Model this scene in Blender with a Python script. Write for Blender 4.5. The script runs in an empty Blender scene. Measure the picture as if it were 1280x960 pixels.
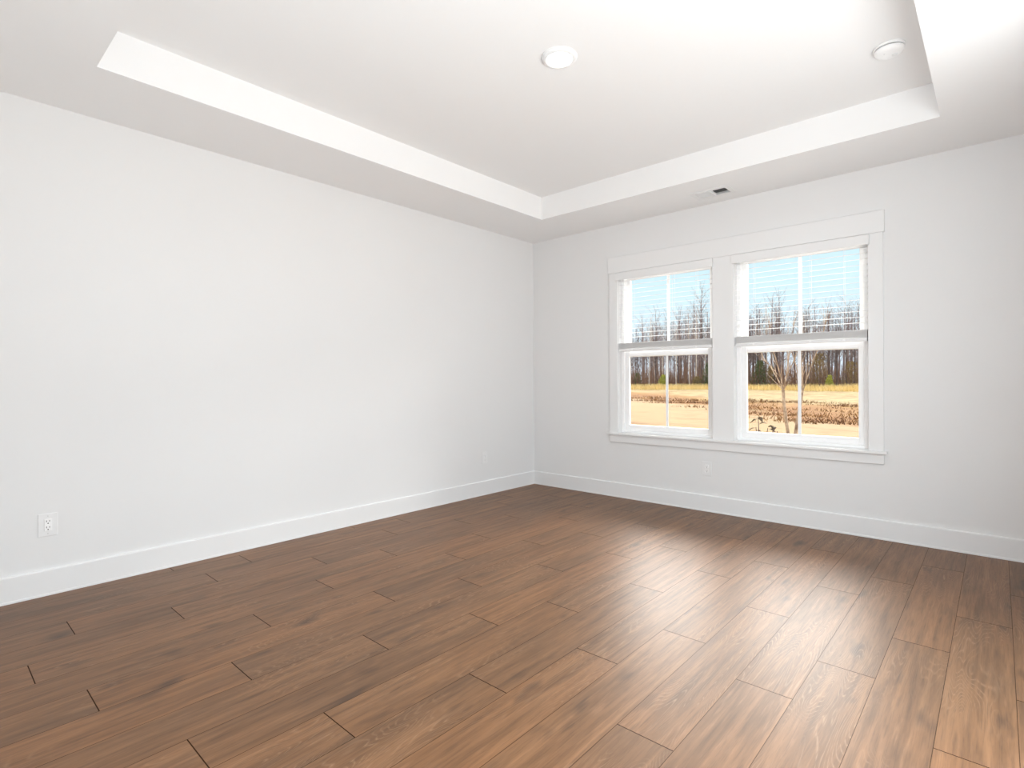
import bpy, bmesh, math, random
from mathutils import Vector, Matrix

S = bpy.context.scene
C = S.collection
R = math.radians

# ------------------------------------------------------------------ camera
F_PX, YAW, CX, CY, CH, ROLL, PY = 676.11, 0.73243, 3.95185, -4.76385, 1.18791, -0.005361, 474.35
cam_data = bpy.data.cameras.new('camera')
cam = bpy.data.objects.new('camera', cam_data); C.objects.link(cam)
cam_data.sensor_width = 36.0
cam_data.lens = F_PX / 1280 * 36.0
cam_data.shift_y = (PY - 480.0) / 1280.0
cam_data.clip_start = 0.02; cam_data.clip_end = 1000
fwd = Vector((-math.sin(YAW), math.cos(YAW), 0)); rgt = Vector((math.cos(YAW), math.sin(YAW), 0)); up = Vector((0, 0, 1))
ax = math.cos(ROLL) * rgt + math.sin(ROLL) * up
ay = -math.sin(ROLL) * rgt + math.cos(ROLL) * up
m = Matrix.Identity(4)
for i in range(3):
    m[i][0], m[i][1], m[i][2] = ax[i], ay[i], -fwd[i]
m[0][3], m[1][3], m[2][3] = CX, CY, CH
cam.matrix_world = m
S.camera = cam

# ------------------------------------------------------------------ colour management
S.view_settings.view_transform = 'Standard'
S.view_settings.look = 'None'
S.view_settings.gamma = 1.0
S.view_settings.use_curve_mapping = False
S.view_settings.exposure = 0.0
S.cycles.use_denoising = True
S.cycles.max_bounces = 16
S.cycles.diffuse_bounces = 10
S.cycles.transparent_max_bounces = 24
S.cycles.sample_clamp_indirect = 6.0

# ------------------------------------------------------------------ sky, sun, added fill lights
SKY_FILL = 24.0
world = bpy.data.worlds.new('sky'); S.world = world
world.use_nodes = True
wt = world.node_tree; wt.nodes.clear()
wo = wt.nodes.new('ShaderNodeOutputWorld'); wb = wt.nodes.new('ShaderNodeBackground')
wg = wt.nodes.new('ShaderNodeTexCoord'); wsx = wt.nodes.new('ShaderNodeSeparateXYZ'); wr = wt.nodes.new('ShaderNodeValToRGB')
wt.links.new(wg.outputs['Generated'], wsx.inputs[0]); wt.links.new(wsx.outputs['Z'], wr.inputs[0])
wr.color_ramp.elements[0].position = 0.0; wr.color_ramp.elements[0].color = (0.88, 0.96, 1.1, 1)
wr.color_ramp.elements[1].position = 0.75; wr.color_ramp.elements[1].color = (0.70, 1.0, 1.3, 1)
e = wr.color_ramp.elements.new(0.16); e.color = (0.76, 0.99, 1.1, 1)
# added bright sky band in the north, above the windows' view, for floor sheen
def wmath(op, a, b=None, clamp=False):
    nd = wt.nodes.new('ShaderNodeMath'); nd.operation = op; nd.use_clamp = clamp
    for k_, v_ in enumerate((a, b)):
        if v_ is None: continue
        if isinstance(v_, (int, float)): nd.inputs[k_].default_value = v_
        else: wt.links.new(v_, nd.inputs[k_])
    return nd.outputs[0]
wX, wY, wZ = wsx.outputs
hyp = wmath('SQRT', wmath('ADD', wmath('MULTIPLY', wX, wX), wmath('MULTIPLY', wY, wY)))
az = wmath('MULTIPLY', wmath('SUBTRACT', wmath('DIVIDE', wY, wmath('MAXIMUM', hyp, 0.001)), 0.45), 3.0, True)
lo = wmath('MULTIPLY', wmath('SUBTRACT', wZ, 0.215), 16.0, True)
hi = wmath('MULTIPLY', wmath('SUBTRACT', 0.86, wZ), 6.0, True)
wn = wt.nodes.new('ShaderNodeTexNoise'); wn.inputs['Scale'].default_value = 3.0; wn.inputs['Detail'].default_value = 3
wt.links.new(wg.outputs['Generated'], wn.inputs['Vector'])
fill_noise = wmath('ADD', wmath('MULTIPLY', wn.outputs['Fac'], 0.6), 0.7)
cl_ = wmath('MULTIPLY', wmath('MULTIPLY', az, lo), wmath('MULTIPLY', hi, fill_noise))
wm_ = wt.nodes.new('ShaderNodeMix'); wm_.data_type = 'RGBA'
wt.links.new(cl_, wm_.inputs[0]); wt.links.new(wr.outputs[0], wm_.inputs[6]); wm_.inputs[7].default_value = (SKY_FILL, SKY_FILL * 0.96, SKY_FILL * 0.93, 1)
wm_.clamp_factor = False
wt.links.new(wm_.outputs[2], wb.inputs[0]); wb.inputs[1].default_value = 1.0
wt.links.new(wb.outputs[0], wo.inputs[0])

def lamp(name, kind, loc, energy, color=(1, 1, 1), **kw):
    d = bpy.data.lights.new(name, kind); d.energy = energy; d.color = color
    rot = kw.pop('rot', None)
    for k, v in kw.items(): setattr(d, k, v)
    o = bpy.data.objects.new(name, d); C.objects.link(o); o.location = loc
    if rot: o.rotation_euler = rot
    return o
sun = lamp('sun', 'SUN', (0, -20, 30), 1.6, (1.0, 0.94, 0.85), angle=R(0.6))
sun.rotation_euler = Vector((0.45, 1.0, -0.75)).to_track_quat('-Z', 'Y').to_euler()
# added fill light, out of frame, just outside the right wall's opening
lamp('fill_right', 'AREA', (4.62, -2.75, 1.30), 74, (0.88, 0.955, 1.0), shape='RECTANGLE', size=2.1, size_y=1.6, rot=(R(92), 0, R(90)))
# added fill light facing up to brighten the ceiling, unseen beside the camera
lamp('fill_up', 'AREA', (3.7, -4.45, 0.35), 42, (0.82, 0.94, 1.0), shape='RECTANGLE', size=1.0, size_y=0.8, rot=(R(180), R(12), 0))
# sampling portals in the two window openings
for px_ in (1.59, 2.746):
    o = lamp('window_portal', 'AREA', (px_, 0.17, 1.45), 1.0, shape='RECTANGLE', size=1.0, size_y=1.7, rot=(R(-90), 0, 0))
    o.data.cycles.is_portal = True

# ------------------------------------------------------------------ materials
def srgb(r, g, b):
    f = lambda c: (c / 255 / 12.92) if c / 255 <= 0.04045 else ((c / 255 + 0.055) / 1.055) ** 2.4
    return (f(r), f(g), f(b), 1)

class NT:
    def __init__(self, name):
        self.m = bpy.data.materials.new(name); self.m.use_nodes = True
        self.t = self.m.node_tree; self.t.nodes.clear()
        self.out = self.t.nodes.new('ShaderNodeOutputMaterial')
    def n(self, kind, **kw):
        nd = self.t.nodes.new('ShaderNode' + kind)
        for k, v in kw.items(): setattr(nd, k, v)
        return nd
    def l(self, a, b): self.t.links.new(a, b)
    def math(self, op, a, b=None, c=None, clamp=False):
        nd = self.n('Math', operation=op); nd.use_clamp = clamp
        for i, v in enumerate((a, b, c)):
            if v is None: continue
            if isinstance(v, (int, float)): nd.inputs[i].default_value = v
            else: self.l(v, nd.inputs[i])
        return nd.outputs[0]
    def mix(self, fac, a, b, mode='MIX'):
        nd = self.n('Mix', data_type='RGBA', blend_type=mode)
        for i, v in ((0, fac), (6, a), (7, b)):
            if isinstance(v, (int, float)): nd.inputs[i].default_value = v
            elif isinstance(v, tuple): nd.inputs[i].default_value = v
            else: self.l(v, nd.inputs[i])
        return nd.outputs[2]
    def noise(self, vec, scale, detail=2, rough=0.5, dist=0.0):
        nd = self.n('TexNoise'); nd.inputs['Scale'].default_value = scale; nd.inputs['Detail'].default_value = detail
        nd.inputs['Roughness'].default_value = rough; nd.inputs['Distortion'].default_value = dist
        if vec is not None: self.l(vec, nd.inputs['Vector'])
        return nd.outputs['Fac']
    def ramp(self, fac, stops):
        nd = self.n('ValToRGB'); self.l(fac, nd.inputs[0])
        els = nd.color_ramp.elements
        while len(els) < len(stops): els.new(0.5)
        for e_, (p_, c_) in zip(els, stops): e_.position = p_; e_.color = c_
        return nd.outputs[0]
    def mapping(self, vec, scale=(1, 1, 1), loc=(0, 0, 0)):
        nd = self.n('Mapping'); nd.inputs['Scale'].default_value = scale; nd.inputs['Location'].default_value = loc
        self.l(vec, nd.inputs[0]); return nd.outputs[0]
    def bsdf(self, color, rough=0.5, spec=0.5, bump=None, bump_d=0.001, bump_s=0.3, **kw):
        b = self.n('BsdfPrincipled')
        for k, v in (('Base Color', color), ('Roughness', rough), ('Specular IOR Level', spec)):
            if isinstance(v, (int, float, tuple)): b.inputs[k].default_value = v
            else: self.l(v, b.inputs[k])
        for k, v in kw.items(): b.inputs[k.replace('_', ' ')].default_value = v
        if bump is not None:
            bn = self.n('Bump'); bn.inputs['Distance'].default_value = bump_d; bn.inputs['Strength'].default_value = bump_s
            self.l(bump, bn.inputs['Height']); self.l(bn.outputs[0], b.inputs['Normal'])
        self.l(b.outputs[0], self.out.inputs[0]); return b

def paint(name, col, rough=0.6, spec=0.3, tex=True, var=0.012):
    t = NT(name); tc = t.n('TexCoord').outputs['Object']
    nz = t.noise(tc, 2.2, 3)
    d = tuple(max(0, c - var) for c in col[:3]) + (1,)
    colr = t.mix(nz, d, col)
    t.bsdf(colr, rough, spec, t.noise(tc, 260, 2) if tex else None, 0.0006, 0.15)
    return t.m
def plain(name, col, rough=0.4, spec=0.5, **kw):
    t = NT(name); tc = t.n('TexCoord').outputs['Object']
    v = t.noise(tc, 35, 2)
    c2 = tuple(c * 0.93 for c in col[:3]) + (1,)
    t.bsdf(t.mix(v, c2, col), rough, spec, **kw); return t.m

M = {}
M['wall'] = paint('wall_paint', (0.79, 0.79, 0.79, 1), 0.55, 0.35)
M['ceil'] = paint('ceiling_paint', (0.875, 0.875, 0.875, 1), 0.8, 0.2)
M['trim'] = paint('trim_paint', (0.82, 0.82, 0.82, 1), 0.35, 0.4, False)
M['vinyl'] = plain('white_vinyl', (0.96, 0.96, 0.96, 1), 0.3)
M['plastic'] = plain('white_plastic', (0.84, 0.84, 0.84, 1), 0.35)
M['plastic2'] = plain('bright_white_plastic', (0.92, 0.92, 0.92, 1), 0.3)
M['dark'] = plain('dark_slot', (0.03, 0.03, 0.03, 1), 0.6)
M['grey'] = plain('duct_grey', (0.05, 0.05, 0.05, 1), 0.7)
M['screw'] = plain('painted_screw', (0.70, 0.70, 0.70, 1), 0.3)

t = NT('blind_slat')
d1 = t.n('BsdfDiffuse'); d1.inputs[0].default_value = (0.94, 0.94, 0.94, 1)
tl = t.n('BsdfTranslucent'); tl.inputs[0].default_value = (0.95, 0.95, 0.95, 1)
mx = t.n('MixShader'); mx.inputs[0].default_value = 0.5
t.l(d1.outputs[0], mx.inputs[1]); t.l(tl.outputs[0], mx.inputs[2]); t.l(mx.outputs[0], t.out.inputs[0]); M['slat'] = t.m

t = NT('window_glass')
tr = t.n('BsdfTransparent'); tr.inputs[0].default_value = (0.97, 0.985, 0.98, 1)
gl = t.n('BsdfGlossy'); gl.inputs['Roughness'].default_value = 0.0
fr = t.n('Fresnel'); fr.inputs[0].default_value = 1.35
mx = t.n('MixShader'); t.l(fr.outputs[0], mx.inputs[0]); t.l(tr.outputs[0], mx.inputs[1]); t.l(gl.outputs[0], mx.inputs[2])
t.l(mx.outputs[0], t.out.inputs[0]); M['glass'] = t.m

t = NT('lit_diffuser')
em = t.n('Emission'); em.inputs[0].default_value = (1.0, 0.97, 0.90, 1); em.inputs[1].default_value = 9.0
t.l(em.outputs[0], t.out.inputs[0]); M['lit'] = t.m

# ---- wood planks: UV "plank" holds metres across / along each plank, UV "rand" a random pair per plank
PW, PL = 0.2049, 1.2850
t = NT('wood_planks')
uv = t.n('UVMap', uv_map='plank').outputs[0]; rn = t.n('UVMap', uv_map='rand').outputs[0]
sx = t.n('SeparateXYZ'); t.l(uv, sx.inputs[0]); U, V = sx.outputs[0], sx.outputs[1]
sr = t.n('SeparateXYZ'); t.l(rn, sr.inputs[0]); R1, R2 = sr.outputs[0], sr.outputs[1]
cb = t.n('CombineXYZ')
t.l(t.math('ADD', U, t.math('MULTIPLY', R1, 37.0)), cb.inputs[0]); t.l(V, cb.inputs[1]); t.l(t.math('MULTIPLY', R2, 53.0), cb.inputs[2])
P = cb.outputs[0]
broad = t.noise(t.mapping(P, (5.0, 1.1, 1)), 1.0, 3, 0.5, 0.3)
streak = t.noise(t.mapping(P, (28, 1.3, 1)), 1.0, 4, 0.6, 0.25)
fine = t.noise(t.mapping(P, (240, 6, 1)), 1.0, 3, 0.7)
field = t.noise(t.mapping(P, (8.5, 1.0, 1)), 1.0, 2.0, 0.35, 0.25)
band = t.math('FRACT', t.math('MULTIPLY', field, 46.0))
line = t.math('SMOOTHSTEP' if False else 'ABSOLUTE', t.math('SUBTRACT', band, 0.5))
line = t.math('SUBTRACT', 1.0, t.math('MULTIPLY', line, 5.0), clamp=True)
gate = t.noise(t.mapping(P, (3.2, 1.3, 1), (11, 3, 7)), 1.0, 1)
gate = t.math('MULTIPLY', t.math('SUBTRACT', gate, 0.47), 9.0, clamp=True)
brk = t.math('MULTIPLY', t.math('SUBTRACT', fine, 0.38), 4.0, clamp=True)
line = t.math('MULTIPLY', t.math('MULTIPLY', line, gate), brk)
knot = t.noise(t.mapping(P, (9, 2.6, 1), (3, 9, 1)), 1.0, 2, 0.55)
knot = t.math('MULTIPLY', t.math('SUBTRACT', knot, 0.64), 7.0, clamp=True)
base = t.ramp(streak, [(0.25, srgb(92, 65, 42)), (0.5, srgb(122, 87, 58)), (0.75, srgb(142, 104, 72))])
base = t.mix(t.math('MULTIPLY', t.math('SUBTRACT', broad, 0.47), 2.0, clamp=True), base, srgb(88, 66, 48))
base = t.mix(t.math('MULTIPLY', t.math('SUBTRACT', fine, 0.50), 2.2, clamp=True), base, srgb(72, 51, 36))
shrt = t.noise(t.mapping(P, (70, 5.0, 1), (4, 8, 2)), 1.0, 3, 0.6)
base = t.mix(t.math('MULTIPLY', t.math('SUBTRACT', shrt, 0.54), 2.2, clamp=True), base, srgb(70, 49, 33))
base = t.mix(t.math('MULTIPLY', t.math('SUBTRACT', 0.44, shrt), 2.4, clamp=True), base, srgb(150, 112, 82))
tint = t.ramp(R2, [(0.0, (0.92, 0.93, 0.95, 1)), (0.5, (0.99, 0.99, 0.99, 1)), (1.0, (1.07, 1.03, 0.98, 1))])
base = t.mix(1.0, base, tint, 'MULTIPLY')
base = t.mix(t.math('MULTIPLY', knot, 0.75), base, srgb(48, 37, 30))
base = t.mix(t.math('MULTIPLY', line, 0.45), base, srgb(172, 140, 112))
eu = t.math('MINIMUM', U, t.math('SUBTRACT', PW, U)); ev = t.math('MINIMUM', V, t.math('SUBTRACT', PL, V))
su = t.math('LESS_THAN', eu, 0.0011); sv = t.math('LESS_THAN', ev, 0.0019)
seam = t.math('MAXIMUM', t.math('MULTIPLY', su, 0.8), t.math('MULTIPLY', sv, 0.95))
base = t.mix(seam, base, srgb(42, 27, 18))
hgt = t.math('SUBTRACT', t.math('MULTIPLY', fine, 0.4), t.math('MULTIPLY', t.math('MAXIMUM', su, sv), 2.0))
hgt = t.math('ADD', hgt, t.math('MULTIPLY', line, 0.5))
rgh = t.math('ADD', 0.385, t.math('MULTIPLY', fine, 0.08))
spc = t.math('MULTIPLY', t.math('SUBTRACT', 1.0, seam), 0.34)
t.bsdf(base, rgh, spc, hgt, 0.0006, 0.25)
M['wood'] = t.m

# ---- outdoors
t = NT('field_ground')
geo = t.n('TexCoord').outputs['Object']
sp = t.n('SeparateXYZ'); t.l(geo, sp.inputs[0])
warp = t.math('MULTIPLY', t.math('SUBTRACT', t.noise(t.mapping(geo, (0.10, 0.16, 1)), 1.0, 4, 0.6), 0.5), 22.0)
s_ = t.math('ADD', t.math('ADD', sp.outputs[0], sp.outputs[1]), warp)
s_ = t.math('MULTIPLY', s_, 0.01)
fieldc = t.ramp(s_, [(0.0, srgb(134, 108, 78)), (0.185, srgb(133, 110, 80)), (0.205, srgb(108, 70, 32)), (0.27, srgb(120, 84, 40)), (0.30, srgb(128, 100, 56)), (0.33, srgb(134, 119, 84)), (0.72, srgb(136, 121, 84)), (0.86, srgb(142, 116, 72))])
sp_n = t.noise(t.mapping(geo, (1.2, 2.2, 1)), 1.0, 5, 0.7)
fieldc = t.mix(t.math('MULTIPLY', t.math('SUBTRACT', sp_n, 0.52), 4.0, clamp=True), fieldc, srgb(96, 62, 34))
sp_m = t.noise(t.mapping(geo, (0.25, 0.9, 1), (5, 2, 0)), 1.0, 4, 0.65)
fieldc = t.mix(t.math('MULTIPLY', t.math('SUBTRACT', sp_m, 0.55), 4.0, clamp=True), fieldc, srgb(142, 118, 82))
sp_k = t.noise(t.mapping(geo, (0.12, 0.55, 1), (9, 4, 0)), 1.0, 5, 0.7)
fieldc = t.mix(t.math('MULTIPLY', t.math('SUBTRACT', sp_k, 0.56), 7.0, clamp=True), fieldc, srgb(92, 57, 30))
sp_w = t.noise(t.mapping(geo, (0.6, 0.30, 1), (2, 7, 0)), 1.0, 8, 0.85)
rough_zone = t.math('MULTIPLY', t.math('SUBTRACT', s_, 0.185), 12.0, clamp=True)
fieldc = t.mix(t.math('MULTIPLY', t.math('MULTIPLY', t.math('SUBTRACT', sp_w, 0.47), 6.0, clamp=True), rough_zone), fieldc, srgb(104, 68, 34))
fieldc = t.mix(t.math('MULTIPLY', t.math('MULTIPLY', t.math('SUBTRACT', 0.44, sp_w), 4.0, clamp=True), rough_zone), fieldc, srgb(150, 128, 84))
t.bsdf(fieldc, 0.95, 0.05, sp_n, 0.05, 0.6); M['field'] = t.m

def organic(name, c1, c2, scale=6, rough=0.9, transl=0.0):
    t = NT(name); tc = t.n('TexCoord').outputs['Object']
    nz = t.noise(tc, scale, 3, 0.6)
    t.bsdf(t.ramp(nz, [(0.35, c1), (0.65, c2)]), rough, 0.1); return t.m
M['bark'] = organic('grey_brown_bark', srgb(112, 96, 94), srgb(150, 132, 128), 1.5)
M['bark2'] = organic('dark_bark', srgb(78, 64, 62), srgb(110, 94, 90), 1.5)
M['bark3'] = organic('pale_bark', srgb(190, 172, 158), srgb(222, 208, 196), 1.5)
M['bark4'] = organic('smooth_tan_bark', srgb(196, 172, 148), srgb(128, 104, 84), 9)
M['brush'] = organic('brown_brush', srgb(110, 78, 58), srgb(142, 108, 84), 0.4)
M['straw'] = organic('dry_straw', srgb(214, 180, 112), srgb(234, 206, 146), 0.3)
M['rust'] = organic('brown_weeds', srgb(104, 64, 30), srgb(142, 98, 48), 0.5)
M['green'] = organic('evergreen_leaf', srgb(58, 72, 34), srgb(96, 104, 52), 2)
M['lime'] = organic('yellow_green_leaf', srgb(150, 150, 48), srgb(186, 180, 70), 2)
M['olive'] = organic('olive_brown_leaf', srgb(120, 98, 52), srgb(150, 124, 74), 2)
M['leaf'] = organic('dark_leaf', srgb(52, 38, 24), srgb(84, 66, 36), 8)
M['siding'] = paint('outside_wall', (0.7, 0.7, 0.68, 1), 0.8, 0.2)

# ------------------------------------------------------------------ mesh helpers
def link(name, me, mat=None, parent=None):
    o = bpy.data.objects.new(name, me); C.objects.link(o)
    if mat is not None: me.materials.append(mat)
    if parent is not None: o.parent = parent
    return o
def tag(o, label, cat, kind=None, group=None):
    o['label'] = label; o['category'] = cat
    if kind: o['kind'] = kind
    if group: o['group'] = group
    return o
def empty(name, loc=(0, 0, 0)):
    o = bpy.data.objects.new(name, None); C.objects.link(o); o.location = loc
    o.empty_display_size = 0.05; return o

def boxes(name, bl, mat, parent=None, bevel=0.0, seg=2, off=(0, 0, 0)):
    """bl: list of (x0,y0,z0,x1,y1,z1); all in one mesh, positions minus off"""
    bm = bmesh.new()
    for x0, y0, z0, x1, y1, z1 in bl:
        r = bmesh.ops.create_cube(bm, size=1.0)
        for v in r['verts']:
            v.co = Vector(((x0 + x1) / 2 + v.co.x * (x1 - x0) - off[0], (y0 + y1) / 2 + v.co.y * (y1 - y0) - off[1], (z0 + z1) / 2 + v.co.z * (z1 - z0) - off[2]))
    if bevel:
        bmesh.ops.bevel(bm, geom=bm.edges[:], offset=bevel, segments=seg, affect='EDGES', profile=0.5)
    me = bpy.data.meshes.new(name); bm.to_mesh(me); bm.free()
    return link(name, me, mat, parent)

def lathe(name, prof, mat, parent=None, n=48, smooth=True):
    """prof: [(r,z)...] revolved about z"""
    vs, fs = [], []
    for r, z in prof:
        for k in range(n):
            a = 2 * math.pi * k / n; vs.append((r * math.cos(a), r * math.sin(a), z))
    for i in range(len(prof) - 1):
        for k in range(n):
            fs.append((i * n + k, i * n + (k + 1) % n, (i + 1) * n + (k + 1) % n, (i + 1) * n + k))
    me = bpy.data.meshes.new(name); me.from_pydata(vs, [], fs)
    bm = bmesh.new(); bm.from_mesh(me)
    bmesh.ops.remove_doubles(bm, verts=bm.verts[:], dist=1e-6)
    bmesh.ops.recalc_face_normals(bm, faces=bm.faces[:])
    bm.to_mesh(me); bm.free()
    if smooth:
        for p_ in me.polygons: p_.use_smooth = True
        me.set_sharp_from_angle(angle=R(35))
    return link(name, me, mat, parent)

class Tubes:
    def __init__(self): self.v = []; self.f = []
    def tube(self, p0, p1, r0, r1, n=4):
        d = (p1 - p0)
        if d.length < 1e-6: return
        d.normalize()
        a = d.orthogonal().normalized(); b = d.cross(a); k = len(self.v)
        for p_, r_ in ((p0, r0), (p1, r1)):
            for i in range(n):
                t_ = 2 * math.pi * i / n; self.v.append(p_ + a * (r_ * math.cos(t_)) + b * (r_ * math.sin(t_)))
        for i in range(n): self.f.append((k + i, k + (i + 1) % n, k + n + (i + 1) % n, k + n + i))
    def path(self, pts, rads, n=6):
        k = len(self.v)
        for i, p_ in enumerate(pts):
            d = (pts[min(i + 1, len(pts) - 1)] - pts[max(i - 1, 0)]).normalized()
            a = d.cross(Vector((0.31, 0.95, 0.05))).normalized(); b = d.cross(a)
            for j in range(n):
                t_ = 2 * math.pi * j / n; self.v.append(p_ + a * (rads[i] * math.cos(t_)) + b * (rads[i] * math.sin(t_)))
        for i in range(len(pts) - 1):
            for j in range(n):
                self.f.append((k + i * n + j, k + i * n + (j + 1) % n, k + (i + 1) * n + (j + 1) % n, k + (i + 1) * n + j))
    def mesh(self, name, smooth=True):
        me = bpy.data.meshes.new(name); me.from_pydata([tuple(v) for v in self.v], [], self.f)
        if smooth:
            for p_ in me.polygons: p_.use_smooth = True
        return me

# ------------------------------------------------------------------ room shell
H, HT = 2.74, 2.955                       # soffit height, tray height
RX, FY = 4.36, -4.98                      # right wall, front wall (behind the camera)
TX0, TX1, TY0, TY1 = 0.655, 3.70, -4.145, -0.655   # tray opening
WB = 0.16                                 # wall thickness
W1, W2 = (1.112, 2.068), (2.258, 3.232)   # window openings
WZ0, WZ1 = 0.648, 2.250

# floor: one mesh, a face per plank, joints where the photograph shows them
joints = {0: -2.222, -1: -1.773, -2: -1.292, -3: -2.05, -4: -1.55, 1: -1.303, 2: -1.857, 3: -1.100, 4: -1.514, 5: -1.974, 6: -1.210, 7: -1.585, 8: -2.073, 9: -1.292,
          10: -1.743, 11: -1.033, 12: -1.870, 13: -1.283, 14: -1.681, 15: -0.981, 16: -1.987, 17: -1.095}
rnd = random.Random(7)
bm = bmesh.new(); uvp = bm.loops.layers.uv.new('plank'); uvr = bm.loops.layers.uv.new('rand')
for k, j in joints.items():
    xc = 3.484 - 0.2049 * k; x0, x1 = xc - PW / 2, xc + PW / 2
    cx0, cx1 = max(x0, -0.02), min(x1, RX + 0.3)
    if cx1 <= cx0: continue
    y = j + 2 * PL
    while y > FY - 0.4:
        ya, yb = y - PL, y
        ca, cb_ = max(ya, FY - 0.3), min(yb, 0.02)
        if cb_ > ca:
            vs = [bm.verts.new(c) for c in ((cx0, ca, 0), (cx1, ca, 0), (cx1, cb_, 0), (cx0, cb_, 0))]
            f_ = bm.faces.new(vs); ra, rb = rnd.random(), rnd.random()
            for lp in f_.loops:
                lp[uvp].uv = (lp.vert.co.x - x0, lp.vert.co.y - ya); lp[uvr].uv = (ra, rb)
        y -= PL
me = bpy.data.meshes.new('floor'); bm.to_mesh(me); bm.free()
fl = link('floor', me, M['wood']); tag(fl, 'brown wood plank floor running towards the window wall', 'floor', 'structure')

# ceiling: soffit ring (with a duct hole) + tray lid
VX0, VX1, VY0, VY1 = 2.055, 2.309, -0.345, -0.205
cz1 = 3.10
ce = boxes('ceiling', [
    (-WB, FY - WB, H, TX0, WB, cz1), (TX1, FY - WB, H, RX + WB, WB, cz1),
    (TX0, FY - WB, H, TX1, TY0, cz1),
    (TX0, TY1, H, VX0, WB, cz1), (VX1, TY1, H, TX1, WB, cz1), (VX0, TY1, H, VX1, VY0, cz1), (VX0, VY1, H, VX1, WB, cz1),
    (VX0, VY0, H + 0.12, VX1, VY1, cz1),
    (TX0, TY0, HT, TX1, TY1, cz1)], M['ceil'])
tag(ce, 'white tray ceiling with a lower border around a raised middle', 'ceiling', 'structure')

def wall(name, bl, label): return tag(boxes(name, bl, M['wall']), label, 'wall', 'structure')
wall('wall_left', [(-WB, FY - WB, -0.1, 0, WB, H)], 'plain white long wall with two outlets near the floor')
wall('wall_back', [(0, 0, -0.1, W1[0], WB, H), (W1[1], 0, -0.1, W2[0], WB, H), (W2[1], 0, -0.1, RX, WB, H),
                   (W1[0], 0, -0.1, W1[1], WB, WZ0), (W2[0], 0, -0.1, W2[1], WB, WZ0),
                   (W1[0], 0, WZ1, W1[1], WB, H), (W2[0], 0, WZ1, W2[1], WB, H)], 'white wall holding the pair of windows')
OY0, OY1, OZ = -3.85, -1.65, 2.35  # unseen opening, added to let the fill light in
wall('wall_right', [(RX, FY - WB, -0.1, RX + WB, OY0, H), (RX, OY1, -0.1, RX + WB, WB, H), (RX, OY0, OZ, RX + WB, OY1, H), (RX, OY0, -0.1, RX + WB, OY1, 0)], 'white wall on the right, with a wide opening added for light')
wall('wall_front', [(-WB, FY - WB, -0.1, RX, FY, H)], 'white wall behind the camera')

# baseboards: flat board with an eased top and a small shoe
def baseboard(name, a, b, nrm, label):
    a, b, nrm = Vector(a), Vector(b), Vector(nrm)
    prof = [(0, 0), (0.018, 0), (0.018, 0.010), (0.0145, 0.014), (0.0145, 0.138), (0.011, 0.144), (0, 0.145)]
    vs = [p_ + nrm * x + Vector((0, 0, z)) for p_ in (a, b) for x, z in prof]; n = len(prof)
    fs = [(i, i + 1, n + i + 1, n + i) for i in range(n - 1)] + [tuple(range(n)), tuple(range(2 * n - 1, n - 1, -1))]
    me = bpy.data.meshes.new(name); me.from_pydata([tuple(v) for v in vs], [], fs)
    bm = bmesh.new(); bm.from_mesh(me); bmesh.ops.recalc_face_normals(bm, faces=bm.faces[:]); bm.to_mesh(me); bm.free()
    return tag(link(name, me, M['trim']), label, 'baseboard', 'structure')
baseboard('baseboard_left', (0, FY, 0), (0, 0, 0), (1, 0, 0), 'white baseboard along the long left wall')
baseboard('baseboard_back', (0, 0, 0), (RX, 0, 0), (0, -1, 0), 'white baseboard under the windows')
baseboard('baseboard_right', (RX, OY1 + 0.0, 0), (RX, 0, 0), (-1, 0, 0), 'white baseboard along the right wall')

# ------------------------------------------------------------------ window trim
tr = empty('trim_1', (2.17, 0, WZ0)); tag(tr, 'white flat casing with sill around the pair of windows', 'window trim', 'structure')
o0 = (2.17, 0, WZ0)
boxes('head_casing', [(1.006, -0.024, WZ1 + 0.002, 3.338, 0, 2.412)], M['trim'], tr, 0.0015, 1, o0)
boxes('side_casing', [(1.016, -0.019, WZ0, W1[0] - 0.003, 0, WZ1 + 0.002)], M['trim'], tr, 0.0015, 1, o0)
boxes('side_casing', [(W2[1] + 0.003, -0.019, WZ0, 3.329, 0, WZ1 + 0.002)], M['trim'], tr, 0.0015, 1, o0)
boxes('mullion_casing', [(W1[1] + 0.003, -0.019, WZ0, W2[0] - 0.003, 0, WZ1 + 0.002)], M['trim'], tr, 0.0015, 1, o0)
boxes('stool', [(0.994, -0.046, WZ0 - 0.019, 3.350, 0.0, WZ0), (W1[0], 0.0, WZ0 - 0.0, W1[1], 0.06, WZ0 + 0.004), (W2[0], 0.0, WZ0 - 0.0, W2[1], 0.06, WZ0 + 0.004)], M['trim'], tr, 0.002, 2, o0)
boxes('apron', [(1.016, -0.019, 0.553, 3.329, 0, WZ0 - 0.019)], M['trim'], tr, 0.0015, 1, o0)

def rect_frame(x0, z0, x1, z1, wl, wb, wr_, wt_, y0, y1):
    return [(x0, y0, z0, x0 + wl, y1, z1), (x1 - wr_, y0, z0, x1, y1, z1), (x0 + wl, y0, z0, x1 - wr_, y1, z0 + wb), (x0 + wl, y0, z1 - wt_, x1 - wr_, y1, z1)]

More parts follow.
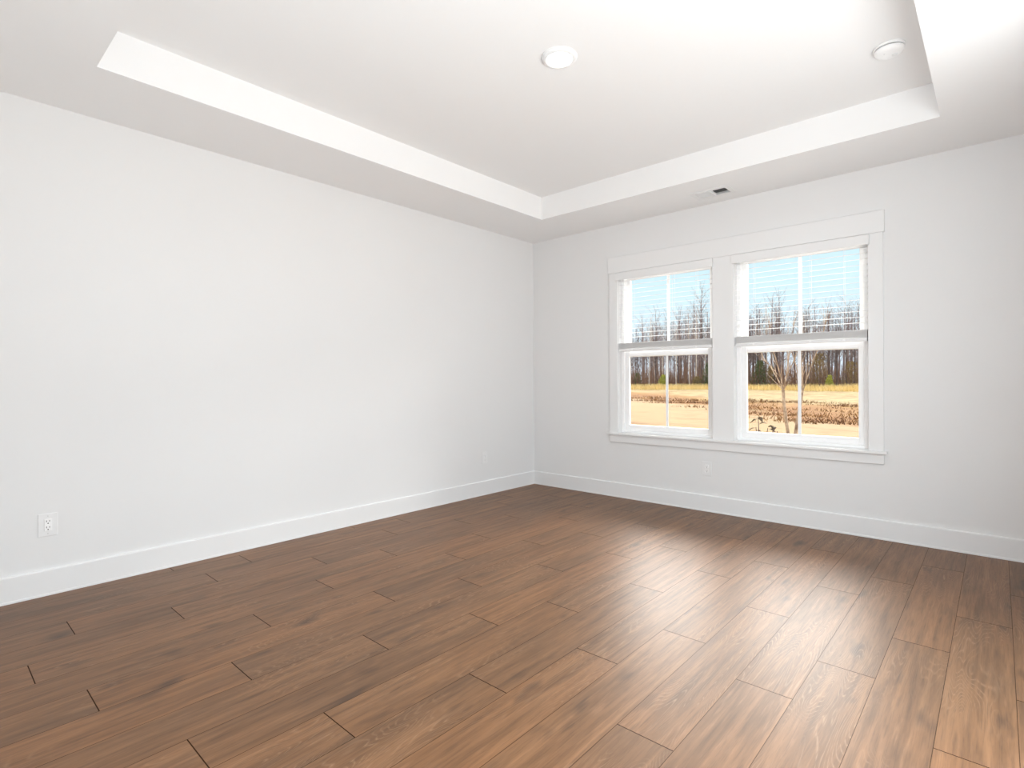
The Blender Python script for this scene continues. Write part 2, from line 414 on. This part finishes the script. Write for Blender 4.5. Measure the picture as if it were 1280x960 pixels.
def window(idx, x0, x1, label):
    xc = (x0 + x1) / 2; o_ = (xc, 0, WZ0)
    w = empty('window_%d' % idx, o_); tag(w, label, 'window', 'structure')
    zb, zt, zm0, zm1 = WZ0 + 0.004, WZ1, 1.410, 1.478
    boxes('window_frame', rect_frame(x0, zb, x1, zt, 0.034, 0.022, 0.034, 0.030, 0.052, 0.158), M['vinyl'], w, 0.002, 1, o_)
    # upper sash sits further out
    ux0, ux1 = x0 + 0.034, x1 - 0.034
    us = boxes('upper_sash', rect_frame(ux0, zm0, ux1, zt - 0.030, 0.036, 0.066, 0.036, 0.032, 0.112, 0.142), M['vinyl'], w, 0.002, 1, o_)
    boxes('window_pane', [(ux0 + 0.036, 0.1255, zm1, ux1 - 0.036, 0.1275, zt - 0.062)], M['glass'], us, 0, 1, o_)
    boxes('muntin', [(xc - 0.014, 0.1195, zm1, xc + 0.014, 0.1250, zt - 0.062)], M['vinyl'], us, 0.001, 1, o_)
    ls = boxes('lower_sash', rect_frame(ux0, zb + 0.022, ux1, zm1, 0.041, 0.052, 0.041, 0.066, 0.074, 0.106), M['vinyl'], w, 0.003, 2, o_)
    boxes('window_pane', [(ux0 + 0.041, 0.0885, zb + 0.074, ux1 - 0.041, 0.0905, zm1 - 0.066)], M['glass'], ls, 0, 1, o_)
    boxes('muntin', [(xc - 0.012, 0.0825, zb + 0.074, xc + 0.012, 0.0880, zm1 - 0.066)], M['vinyl'], ls, 0.001, 1, o_)
    boxes('sash_lock', [(xc - 0.03, 0.078, zm1, xc + 0.03, 0.104, zm1 + 0.010), (xc - 0.006, 0.070, zm1 + 0.010, xc + 0.03, 0.090, zm1 + 0.016)], M['vinyl'], ls, 0.002, 2, o_)
window(1, W1[0], W1[1], 'left double-hung white window of the pair')
window(2, W2[0], W2[1], 'right double-hung white window of the pair, nearer the camera')

# ------------------------------------------------------------------ blinds
def blind(x0, x1, label):
    xc = (x0 + x1) / 2; o_ = (xc, 0.0, WZ1)
    b = empty('window_blind', o_); tag(b, label, 'blind', None, 'blinds on the windows')
    boxes('valance', [(x0 - 0.014, -0.044, 2.172, x1 + 0.014, -0.036, 2.246), (x0 - 0.014, -0.036, 2.172, x0 - 0.008, -0.0245, 2.246), (x1 + 0.008, -0.036, 2.172, x1 + 0.014, -0.0245, 2.246)], M['trim'], b, 0.002, 2, o_)
    boxes('headrail', [(x0 + 0.004, 0.000, 2.196, x1 - 0.004, 0.050, 2.246)], M['plastic'], b, 0.002, 1, o_)
    y0, y1 = 0.001, 0.050
    vs, fs = [], []
    def slat(z, tilt):
        k = len(vs); th = 0.0022; n = 6
        for s in (0, 1):
            X = (x0 + 0.006) if s == 0 else (x1 - 0.006)
            for side in (1, -1):
                for i in range(n + 1):
                    u_ = i / n; yy = y0 + (y1 - y0) * u_; crown = 0.0015 * (1 - (2 * u_ - 1) ** 2)
                    vs.append((X - xc, yy, z + crown + tilt * (u_ - 0.5) + side * th / 2 - WZ1))
        m_ = 2 * (n + 1)
        for i in range(n):
            fs.append((k + i, k + i + 1, k + m_ + i + 1, k + m_ + i))
            fs.append((k + n + 1 + i, k + m_ + n + 1 + i, k + m_ + n + 2 + i, k + n + 2 + i))
        for i in (0, n): fs.append((k + i, k + m_ + i, k + m_ + n + 1 + i, k + n + 1 + i))
        for s in (0, m_): 
            for i in range(n): fs.append((k + s + i, k + s + n + 1 + i, k + s + n + 2 + i, k + s + i + 1))
    z = 2.166
    while z > 1.575: slat(z, 0.0070); z -= 0.0435
    me = bpy.data.meshes.new('slats'); me.from_pydata(vs, [], fs); link('slats', me, M['slat'], b)
    vs, fs = [], []
    for i in range(15): slat(1.4925 + i * 0.0037, 0.0)
    me = bpy.data.meshes.new('stacked_slats'); me.from_pydata(vs, [], fs); link('stacked_slats', me, M['trim'], b)
    boxes('bottom_rail', [(x0 + 0.006, y0 - 0.002, 1.462, x1 - 0.006, y1 + 0.002, 1.4885)], M['trim'], b, 0.004, 2, o_)
    for fx in (0.16, 0.5, 0.84):
        X = x0 + (x1 - x0) * fx
        if fx == 0.5: X = xc + 0.10
        cd = boxes('ladder_cord', [(X - 0.0008, y0 - 0.002, 1.488, X + 0.0008, y0 - 0.0004, 2.196), (X - 0.0008, y1 + 0.0004, 1.488, X + 0.0008, y1 + 0.002, 2.196)], M['plastic2'], b, 0, 1, o_)
        boxes('cord_plug', [(X - 0.008, y0 - 0.005, 1.466, X + 0.008, y0 - 0.0022, 1.482)], M['plastic2'], cd, 0.001, 1, o_)
blind(W1[0], W1[1], 'white slatted blind half raised on the left window')
blind(W2[0], W2[1], 'white slatted blind half raised on the right window')

# ------------------------------------------------------------------ ceiling fixtures
lt = empty('ceiling_light', (2.168, -2.378, HT)); tag(lt, 'round white flush disc light, lit, in the raised ceiling', 'light')
lathe('trim_ring', [(0.070, -0.0155), (0.076, -0.0185), (0.088, -0.0165), (0.096, -0.009), (0.098, -0.0005), (0.098, 0.0), (0.070, 0.0)], M['plastic'], lt, 64)
lathe('diffuser', [(0.0, -0.021), (0.030, -0.0205), (0.055, -0.0185), (0.070, -0.0150), (0.0705, -0.004)], M['lit'], lt, 64)

sd = empty('smoke_detector', (3.525, -1.262, HT)); tag(sd, 'round white smoke detector on the raised ceiling near its right edge', 'smoke detector')
lathe('mounting_base', [(0.0, -0.0005), (0.070, -0.0005), (0.072, -0.004), (0.072, -0.011), (0.069, -0.014), (0.0, -0.014)], M['plastic2'], sd, 64)
lathe('vent_slot', [(0.0, -0.0145), (0.061, -0.0145), (0.061, -0.0185), (0.0, -0.0185)], M['dark'], sd, 64)
lathe('cover', [(0.0, -0.019), (0.067, -0.019), (0.0685, -0.022), (0.066, -0.030), (0.058, -0.038), (0.045, -0.042), (0.0, -0.043)], M['plastic2'], sd, 64)
tb = lathe('test_button', [(0.0, 0.0), (0.013, 0.0), (0.013, -0.003), (0.011, -0.004), (0.0, -0.004)], M['plastic'], sd, 32)
tb.location = (0.022, 0.018, -0.0425)
ind = lathe('indicator_light', [(0.0, 0.0), (0.003, 0.0), (0.0025, -0.0015), (0.0, -0.002)], M['screw'], sd, 16); ind.location = (-0.02, -0.02, -0.0425)

vt = empty('air_vent', (2.182, -0.275, H)); tag(vt, 'white rectangular register with slanted louvres in the lower ceiling border above the windows', 'air vent')
o_ = (2.182, -0.275, H)
boxes('vent_frame', [(2.020, -0.385, H - 0.006, VX0 + 0.002, -0.165, H - 0.0003), (VX1 - 0.002, -0.385, H - 0.006, 2.344, -0.165, H - 0.0003),
                     (VX0 + 0.002, -0.385, H - 0.006, VX1 - 0.002, VY0 + 0.002, H - 0.0003), (VX0 + 0.002, VY1 - 0.002, H - 0.006, VX1 - 0.002, -0.165, H - 0.0003),
                     (2.175, VY0 + 0.002, H - 0.006, 2.189, VY1 - 0.002, H + 0.012)], M['plastic'], vt, 0.0008, 1, o_)
def louvres(xa, xb, sgn):
    n = 9; vs, fs = [], []
    for i in range(n):
        xm = xa + (xb - xa) * (i + 0.5) / n
        dx, dz = 0.0068 * sgn, 0.0068
        k = len(vs)
        for y in (VY0 + 0.002 + 0.275, VY1 - 0.002 + 0.275):
            for s in (-1, 1):
                for e_ in (-1, 1):
                    vs.append((xm + s * dx + e_ * 0.0005 - 2.182, y, 0.004 + s * dz))
        fs += [(k, k + 2, k + 6, k + 4), (k + 1, k + 5, k + 7, k + 3), (k, k + 4, k + 5, k + 1), (k + 2, k + 3, k + 7, k + 6), (k, k + 1, k + 3, k + 2), (k + 4, k + 6, k + 7, k + 5)]
    me = bpy.data.meshes.new('louvre_bank'); me.from_pydata(vs, [], fs); return link('louvre_bank', me, M['plastic'], vt)
louvres(VX0 + 0.002, 2.175, 1); louvres(2.189, VX1 - 0.002, -1)
boxes('duct_liner', [(VX0 + 0.0005, VY0 + 0.0005, H + 0.112, VX1 - 0.0005, VY1 - 0.0005, H + 0.118), (VX0 + 0.0005, VY0 + 0.0005, H + 0.016, VX0 + 0.003, VY1 - 0.0005, H + 0.112), (VX1 - 0.003, VY0 + 0.0005, H + 0.016, VX1 - 0.0005, VY1 - 0.0005, H + 0.112),
                     (VX0 + 0.003, VY0 + 0.0005, H + 0.016, VX1 - 0.003, VY0 + 0.003, H + 0.112), (VX0 + 0.003, VY1 - 0.003, H + 0.016, VX1 - 0.003, VY1 - 0.0005, H + 0.112)], M['grey'], vt, 0, 1, o_)

# ------------------------------------------------------------------ outlets (local: x right, y out of the wall, z up)
def outlet(loc, rotz, label, decor):
    o = empty('wall_outlet', loc); o.rotation_euler = (0, 0, rotz); tag(o, label, 'outlet', None, 'wall outlets')
    w, h = 0.0425, 0.0630
    boxes('cover_plate', [(-w, -0.0055, -h, w, -0.0002, h)], M['plastic'], o, 0.0025, 3)
    def slots(par, zc):
        for sx_, hh in ((-0.0065, 0.0045), (0.0065, 0.0036)):
            boxes('contact_slot', [(sx_ - 0.0014, -0.0104, zc + 0.004 - hh, sx_ + 0.0014, -0.0078, zc + 0.004 + hh)], M['dark'], par)
        g = lathe('ground_hole', [(0.0, -0.0013), (0.003, -0.0013), (0.003, 0.0013), (0.0, 0.0013)], M['dark'], par, 16); g.rotation_euler = (R(90), 0, 0); g.location = (0, -0.0091, zc - 0.0085)
    if decor:
        rc = boxes('receptacle', [(-0.0165, -0.0102, -0.0335, 0.0165, -0.005, 0.0335)], M['plastic2'], o, 0.0015, 2)
        slots(rc, 0.0175); slots(rc, -0.0165)
        zs = (0.0485, -0.0485)
    else:
        for zc in (0.0195, -0.0195):
            rc = boxes('receptacle', [(-0.0165, -0.0102, zc - 0.0140, 0.0165, -0.005, zc + 0.0140)], M['plastic2'], o, 0.004, 3)
            slots(rc, zc)
        zs = (0.0,)
    for z in zs:
        s = lathe('plate_screw', [(0.0, -0.0006), (0.003, -0.0006), (0.0033, 0.0), (0.0, 0.0004)], M['screw'], o, 16); s.rotation_euler = (R(-90), 0, 0); s.location = (0, -0.0056, z)
    return o
outlet((0, -4.254, 0.391), R(90), 'white outlet low on the long left wall, nearest the camera', True)
outlet((0, -0.802, 0.382), R(90), 'white outlet low on the left wall close to the corner', False)
outlet((2.010, 0, 0.382), 0, 'white outlet in the wall below the windows', False)

# ------------------------------------------------------------------ outdoors
GZ = -0.65
def at(px, Y, off=0.0):
    """ground x at depth Y seen at picture column px (horizontal direction only)"""
    u_ = (px - 640) / F_PX
    dx = -math.sin(YAW) + u_ * math.cos(YAW); dy = math.cos(YAW) + u_ * math.sin(YAW)
    return CX + dx / dy * (Y - CY) + off
rg = random.Random(3)
def gh(x, y): return GZ - 0.0012 * max(0, y - 20) + 0.10 * math.sin(x * 0.21 + 1.3) * math.sin(y * 0.17) * min(1, max(0, (y - 12) / 10)) + 0.05 * math.sin(x * 0.9) * math.sin(y * 0.6 + 1) * min(1, max(0, (y - 12) / 10))
vs, fs = [], []; nx, ny = 90, 120
xs = [-190 + 280 * i / (nx - 1) for i in range(nx)]; ys = [-16 + 16.1 * j / 9 for j in range(10)] + [0.2 + 240 * (j / (ny - 11)) ** 1.6 for j in range(ny - 10)]
for y in ys:
    for x in xs: vs.append((x, y, gh(x, y)))
for j in range(ny - 1):
    for i in range(nx - 1): k = j * nx + i; fs.append((k, k + 1, k + nx + 1, k + nx))
me = bpy.data.meshes.new('field'); me.from_pydata(vs, [], fs)
for p_ in me.polygons: p_.use_smooth = True
g = link('field', me, M['field']); tag(g, 'open field of dry tan grass and bare dirt outside the windows', 'field', 'structure')

def blades(name, spots, hmin, hmax, w, mat, label, cat, lean=0.35):
    vs, fs = [], []
    for x, y in spots:
        h = rg.uniform(hmin, hmax); a = rg.uniform(0, math.pi); z = gh(x, y) - 0.02; k = len(vs)
        lx, ly = rg.gauss(0, lean) * h, rg.gauss(0, lean) * h
        c_, s__ = math.cos(a) * w / 2, math.sin(a) * w / 2
        vs += [(x - c_, y - s__, z), (x + c_, y + s__, z), (x + lx * 0.4 + c_ * 0.6, y + ly * 0.4 + s__ * 0.6, z + h * 0.6), (x + lx * 0.4 - c_ * 0.6, y + ly * 0.4 - s__ * 0.6, z + h * 0.6), (x + lx, y + ly, z + h)]
        fs += [(k, k + 1, k + 2, k + 3), (k + 3, k + 2, k + 4)]
    me = bpy.data.meshes.new(name); me.from_pydata(vs, [], fs)
    return tag(link(name, me, mat), label, cat, 'stuff')
def wedge(Y, m_=0.12):
    a, b = at(770, Y), at(1090, Y); w = (b - a) * m_
    return rg.uniform(a - w, b + w)
sp = []
for i in range(9000):
    y = rg.uniform(84, 101); sp.append((wedge(y), y))
blades('tall_dry_grass', sp, 0.35, 1.15, 0.07, M['straw'], 'tall dry yellow grass along the foot of the woods', 'grass')
sp = []
cl = [(wedge(y, 0.2), y) for y in [rg.uniform(18, 46) for _ in range(150)]]
for cx_, cy_ in cl:
    s0 = cx_ + cy_
    if not (17 < s0 < 36): continue
    for i in range(int(rg.uniform(25, 80))): sp.append((cx_ + rg.gauss(0, 0.9), cy_ + rg.gauss(0, 0.25)))
blades('brown_weeds', sp, 0.06, 0.26, 0.045, M['rust'], 'low brown dead weeds scattered over the bare dirt', 'weeds', 0.8)
sp = []
for i in range(5200):
    y = 101 + 24 * rg.random() ** 1.3; sp.append((wedge(y), y))
blades('brown_underbrush', sp, 1.2, 6.5, 0.09, M['brush'], 'thicket of brown twigs between the tree trunks', 'underbrush', 0.22)

def tree_mesh(name, seed, h, r0, mat, spread=1.0, first=0.34, lean=0.02, nb=26):
    r_ = random.Random(seed); T = Tubes()
    n = 9; pts, rads = [], []
    dx, dy = r_.gauss(0, lean) * h, r_.gauss(0, lean) * h
    wob = [Vector((r_.gauss(0, 0.012 * h / 6), r_.gauss(0, 0.012 * h / 6), 0)) for _ in range(n)]
    for i in range(n):
        f_ = i / (n - 1)
        pts.append(Vector((dx * f_, dy * f_, h * f_ - (0.3 if i == 0 else 0))) + wob[i] * f_); rads.append(r0 * (1 - 0.9 * f_) + 0.008)
    T.path(pts, rads, 6)
    def on(f_):
        k = min(int(f_ * (n - 1)), n - 2); q = f_ * (n - 1) - k
        return pts[k].lerp(pts[k + 1], q), rads[k] + (rads[k + 1] - rads[k]) * q
    def grow(p0, d, L, r, depth):
        segs = 3; p = p0
        for s in range(segs):
            d2 = (d + Vector((r_.gauss(0, 0.16), r_.gauss(0, 0.16), r_.gauss(0.07, 0.1)))).normalized()
            q = p + d2 * (L / segs); T.tube(p, q, r * (1 - 0.27 * s), r * (1 - 0.27 * (s + 1)), 3)
            if depth < 2:
                for _ in range(2):
                    dd = (d2 + Vector((r_.gauss(0, 0.6), r_.gauss(0, 0.6), r_.gauss(0.25, 0.35)))).normalized()
                    grow(q, dd, L * r_.uniform(0.35, 0.6), r * 0.5 * (1 - 0.2 * s), depth + 1)
            p, d = q, d2
    for b in range(nb):
        f_ = first + (1 - first) * (b + r_.random()) / nb
        p0, rr = on(min(f_, 0.985)); a = r_.uniform(0, 2 * math.pi); el = r_.uniform(0.5, 1.25)
        d = Vector((math.cos(a) * math.cos(el), math.sin(a) * math.cos(el), math.sin(el)))
        grow(p0, d, h * r_.uniform(0.12, 0.26) * spread * (1.15 - 0.6 * f_), max(0.018, rr * 0.45), 0 if b % 2 == 0 else 1)
    me = T.mesh(name); me.materials.append(mat); return me
kinds = []
for i in range(4): kinds.append(('bare', tree_mesh('bare_tree', 10 + i, 13.5 + i, 0.16 + 0.02 * i, M['bark'], 1.0, 0.36)))
for i in range(3): kinds.append(('dark', tree_mesh('dark_bare_tree', 30 + i, 12.5 + 1.2 * i, 0.19, M['bark2'], 1.1, 0.3)))
for i in range(3): kinds.append(('pale', tree_mesh('pale_bare_tree', 50 + i, 12.5 + 1.3 * i, 0.13, M['bark3'], 0.8, 0.45, 0.05, 20)))
LB = {'bare': ('bare_tree', 'tall bare grey-brown tree in the woods beyond the field', 'bare grey-brown trees in the far woods'),
      'dark': ('dark_bare_tree', 'tall bare dark-barked tree in the woods beyond the field', 'dark-barked trees in the far woods'),
      'pale': ('pale_bare_tree', 'slender bare pale-barked tree in the woods beyond the field', 'pale-barked trees in the far woods')}
rt = random.Random(21)
def far_tree(x, y, kind, sc=1.0):
    me = rt.choice([m_ for k_, m_ in kinds if k_ == kind])
    nm, lb, gr = LB[kind]
    o = bpy.data.objects.new(nm, me); C.objects.link(o)
    o.location = (x, y, gh(x, y)); o.rotation_euler = (0, 0, rt.uniform(0, 6.28)); s = sc * rt.uniform(0.88, 1.1); o.scale = (s, s, s)
    tag(o, lb, 'tree', None, gr)
for px_, q_ in ((857, 1.1), (866, 1.25), (874, 1.3), (884, 1.25), (975, 1.05), (1037, 1.0)): far_tree(at(px_, 108), 108, 'bare', q_)
def wcol(): return rt.uniform(768, 1092)
for px_ in (811, 845, 862, 870, 881): far_tree(at(px_, 102), 102, 'pale')
for px_ in (797, 820, 833, 848, 877, 889, 948, 968, 1010, 1036, 1046, 1058, 1068): far_tree(at(px_, 103), 103, 'dark')
for i in range(45): y = rt.uniform(102, 112); far_tree(at(wcol(), y), y, rt.choice(['bare', 'bare', 'dark', 'pale']))
for i in range(75): y = rt.uniform(112, 135); far_tree(at(wcol(), y), y, rt.choice(['bare', 'bare', 'bare', 'dark']))
for i in range(60): y = rt.uniform(135, 165); far_tree(at(rt.uniform(768, 960), y), y, rt.choice(['bare', 'bare', 'dark']), 1.05)

def bush(px_, y, h, w, mat, label, group=None, n=900, seed=0, leaf=0.16):
    r_ = random.Random(seed + int(px_)); x = at(px_, y); z0 = gh(x, y)
    o = empty('evergreen_bush' if mat in (M['green'], M['lime']) else 'leafy_bush', (x, y, z0)); tag(o, label, 'bush', None, group)
    vs, fs = [], []
    for i in range(n):
        a = r_.uniform(0, 6.283); t_ = r_.random(); rad = w / 2 * math.sqrt(r_.random()) * (1 - 0.62 * t_ ** 2.2) * (0.8 + 0.25 * math.sin(3 * a + 7 * t_ + px_))
        c_ = Vector((rad * math.cos(a), rad * math.sin(a), 0.1 + t_ * h))
        u_ = Vector((r_.gauss(0, 1), r_.gauss(0, 1), r_.gauss(0, 1))).normalized(); v_ = u_.orthogonal().normalized(); k = len(vs); l_ = leaf * r_.uniform(0.6, 1.3)
        vs += [tuple(c_ - u_ * l_), tuple(c_ + v_ * l_ * 0.4), tuple(c_ + u_ * l_), tuple(c_ - v_ * l_ * 0.4)]; fs.append((k, k + 1, k + 2, k + 3))
    me = bpy.data.meshes.new('foliage'); me.from_pydata(vs, [], fs); link('foliage', me, mat, o)
    T = Tubes()
    for i in range(7):
        a = r_.uniform(0, 6.283); T.tube(Vector((0, 0, -0.1)), Vector((math.cos(a) * w * 0.2, math.sin(a) * w * 0.2, h * 0.7)), 0.04, 0.015, 4)
    link('stem', T.mesh('stem'), M['bark2'], o)
bush(829, 101, 2.6, 2.2, M['lime'], 'yellow-green bush at the woods edge, seen through the left window', None)
bush(886, 102, 5.0, 3.0, M['green'], 'tall green bush at the woods edge by the left window\'s right side', None, 1400)
bush(797, 103, 3.2, 2.4, M['green'], 'dark green bush at the woods edge by the left window\'s left side', None)
bush(872, 101, 2.2, 2.6, M['olive'], 'low olive-brown bush in front of the pale trunks in the left window', None)
bush(950, 102, 5.2, 3.4, M['green'], 'dark green bush at the woods edge left of the twin young tree', None, 1400)
bush(964, 103, 4.2, 2.6, M['olive'], 'olive-brown bush just behind the nearer young tree', None)
bush(1025, 104, 6.2, 5.0, M['olive'], 'broad olive-brown bush at the woods edge in the right window', None, 1600)
bush(1037, 100.5, 2.2, 1.5, M['lime'], 'small yellow-green bush at the woods edge in the right window', None)
bush(1064, 103, 4.5, 3.6, M['olive'], 'brown bush at the woods edge near the right window\'s right side', None, 1200)

# two young trees near the house
def young_tree(pts_trunk, branches, label, seed):
    base = Vector(pts_trunk[0]); o = empty('young_tree', base); tag(o, label, 'tree', None, 'young trees near the house')
    T = Tubes(); tp = [Vector(p_) - base for p_ in pts_trunk]; n = len(tp)
    T.path(tp, [0.034 - 0.010 * i / (n - 1) for i in range(n)], 10); link('trunk', T.mesh('trunk'), M['bark4'], o)
    r_ = random.Random(seed)
    for br in branches:
        T = Tubes(); p = tp[-1] - Vector((0, 0, 0.02)); pts = [p] + [Vector(q) - base for q in br]
        k = len(pts); T.path(pts, [0.014 - 0.010 * i / (k - 1) for i in range(k)], 6)
        for i in range(1, k):
            for _ in range(2):
                q = pts[i - 1].lerp(pts[i], r_.random()); d = ((pts[i] - pts[i - 1]).normalized() + Vector((r_.gauss(0, 0.4), r_.gauss(0, 0.4), 0.2))).normalized()
                T.tube(q, q + d * r_.uniform(0.25, 0.6), 0.006, 0.002, 4)
        link('branch', T.mesh('branch'), M['bark4'], o)
young_tree([(1.12, 6.0, GZ - 0.05), (1.11, 6.0, -0.2), (1.085, 6.0, 0.11), (1.03, 6.0, 0.55), (1.005, 6.0, 0.80), (1.0, 6.0, 0.97)],
           [[(0.90, 6.05, 1.15), (0.76, 6.1, 1.38), (0.60, 6.1, 1.62), (0.45, 6.1, 2.0)], [(0.97, 5.95, 1.22), (0.90, 5.9, 1.55), (0.82, 5.9, 1.85), (0.78, 5.9, 2.4)], [(1.06, 6.05, 1.3), (1.10, 6.0, 1.62), (1.16, 6.0, 2.0), (1.2, 6.0, 2.4)], [(1.07, 5.9, 1.2), (1.20, 5.85, 1.45), (1.3, 5.8, 1.75)]],
           'slender young bare tree forking at the middle of the right window', 4)
young_tree([(1.12, 6.25, GZ - 0.05), (1.115, 6.25, -0.2), (1.13, 6.25, 0.11), (1.19, 6.25, 0.5), (1.235, 6.25, 0.78), (1.255, 6.25, 0.93)],
           [[(1.35, 6.25, 1.22), (1.46, 6.25, 1.55), (1.60, 6.25, 1.95), (1.68, 6.25, 2.4)], [(1.25, 6.3, 1.25), (1.23, 6.3, 1.6), (1.26, 6.3, 2.1)], [(1.18, 6.35, 1.2), (1.08, 6.4, 1.55), (1.02, 6.4, 2.0)]],
           'slender young bare tree leaning right beside the middle bar of the right window', 9)

# small broad-leaved shrub right outside
def leafy(loc, label, stems, seed):
    r_ = random.Random(seed); o = empty('garden_shrub', loc); tag(o, label, 'shrub')
    T = Tubes(); vs, fs = [], []
    for (tx, ty, tz) in stems:
        pts = [Vector((0, 0, -0.03)), Vector((tx * 0.4, ty * 0.4, tz * 0.55)), Vector((tx * 0.8, ty * 0.8, tz * 0.9)), Vector((tx, ty, tz))]
        T.path(pts, [0.010, 0.008, 0.006, 0.004], 5)
        for i in range(9):
            f_ = r_.uniform(0.35, 1.0); c_ = pts[1].lerp(pts[3], (f_ - 0.35) / 0.65)
            a = r_.uniform(0, 6.283); L = r_.uniform(0.09, 0.15); d = Vector((math.cos(a), math.sin(a), r_.uniform(-0.5, 0.5))).normalized(); s = d.cross(Vector((0, 0, 1))).normalized() * L * 0.24
            k = len(vs); droop = Vector((0, 0, -0.35 * L))
            vs += [tuple(c_), tuple(c_ + d * L * 0.45 + s), tuple(c_ + d * L + droop), tuple(c_ + d * L * 0.45 - s), tuple(c_ + d * L * 0.5 + Vector((0, 0, 0.012)))]
            fs += [(k, k + 1, k + 4), (k + 1, k + 2, k + 4), (k + 2, k + 3, k + 4), (k + 3, k, k + 4)]
    link('stems', T.mesh('stems'), M['bark2'], o)
    me = bpy.data.meshes.new('leaves'); me.from_pydata(vs, [], fs); link('leaves', me, M['leaf'], o)
leafy((1.68, 2.5, GZ), 'dark broad-leaved shrub just outside, at the bottom of the right window', [(-0.24, 0.02, 1.19), (-0.17, -0.1, 1.22), (-0.08, 0.1, 1.20), (-0.02, 0.0, 1.34), (0.08, 0.05, 1.20), (0.20, -0.05, 1.23), (0.24, -0.1, 1.18), (0.14, 0.1, 1.21)], 5)
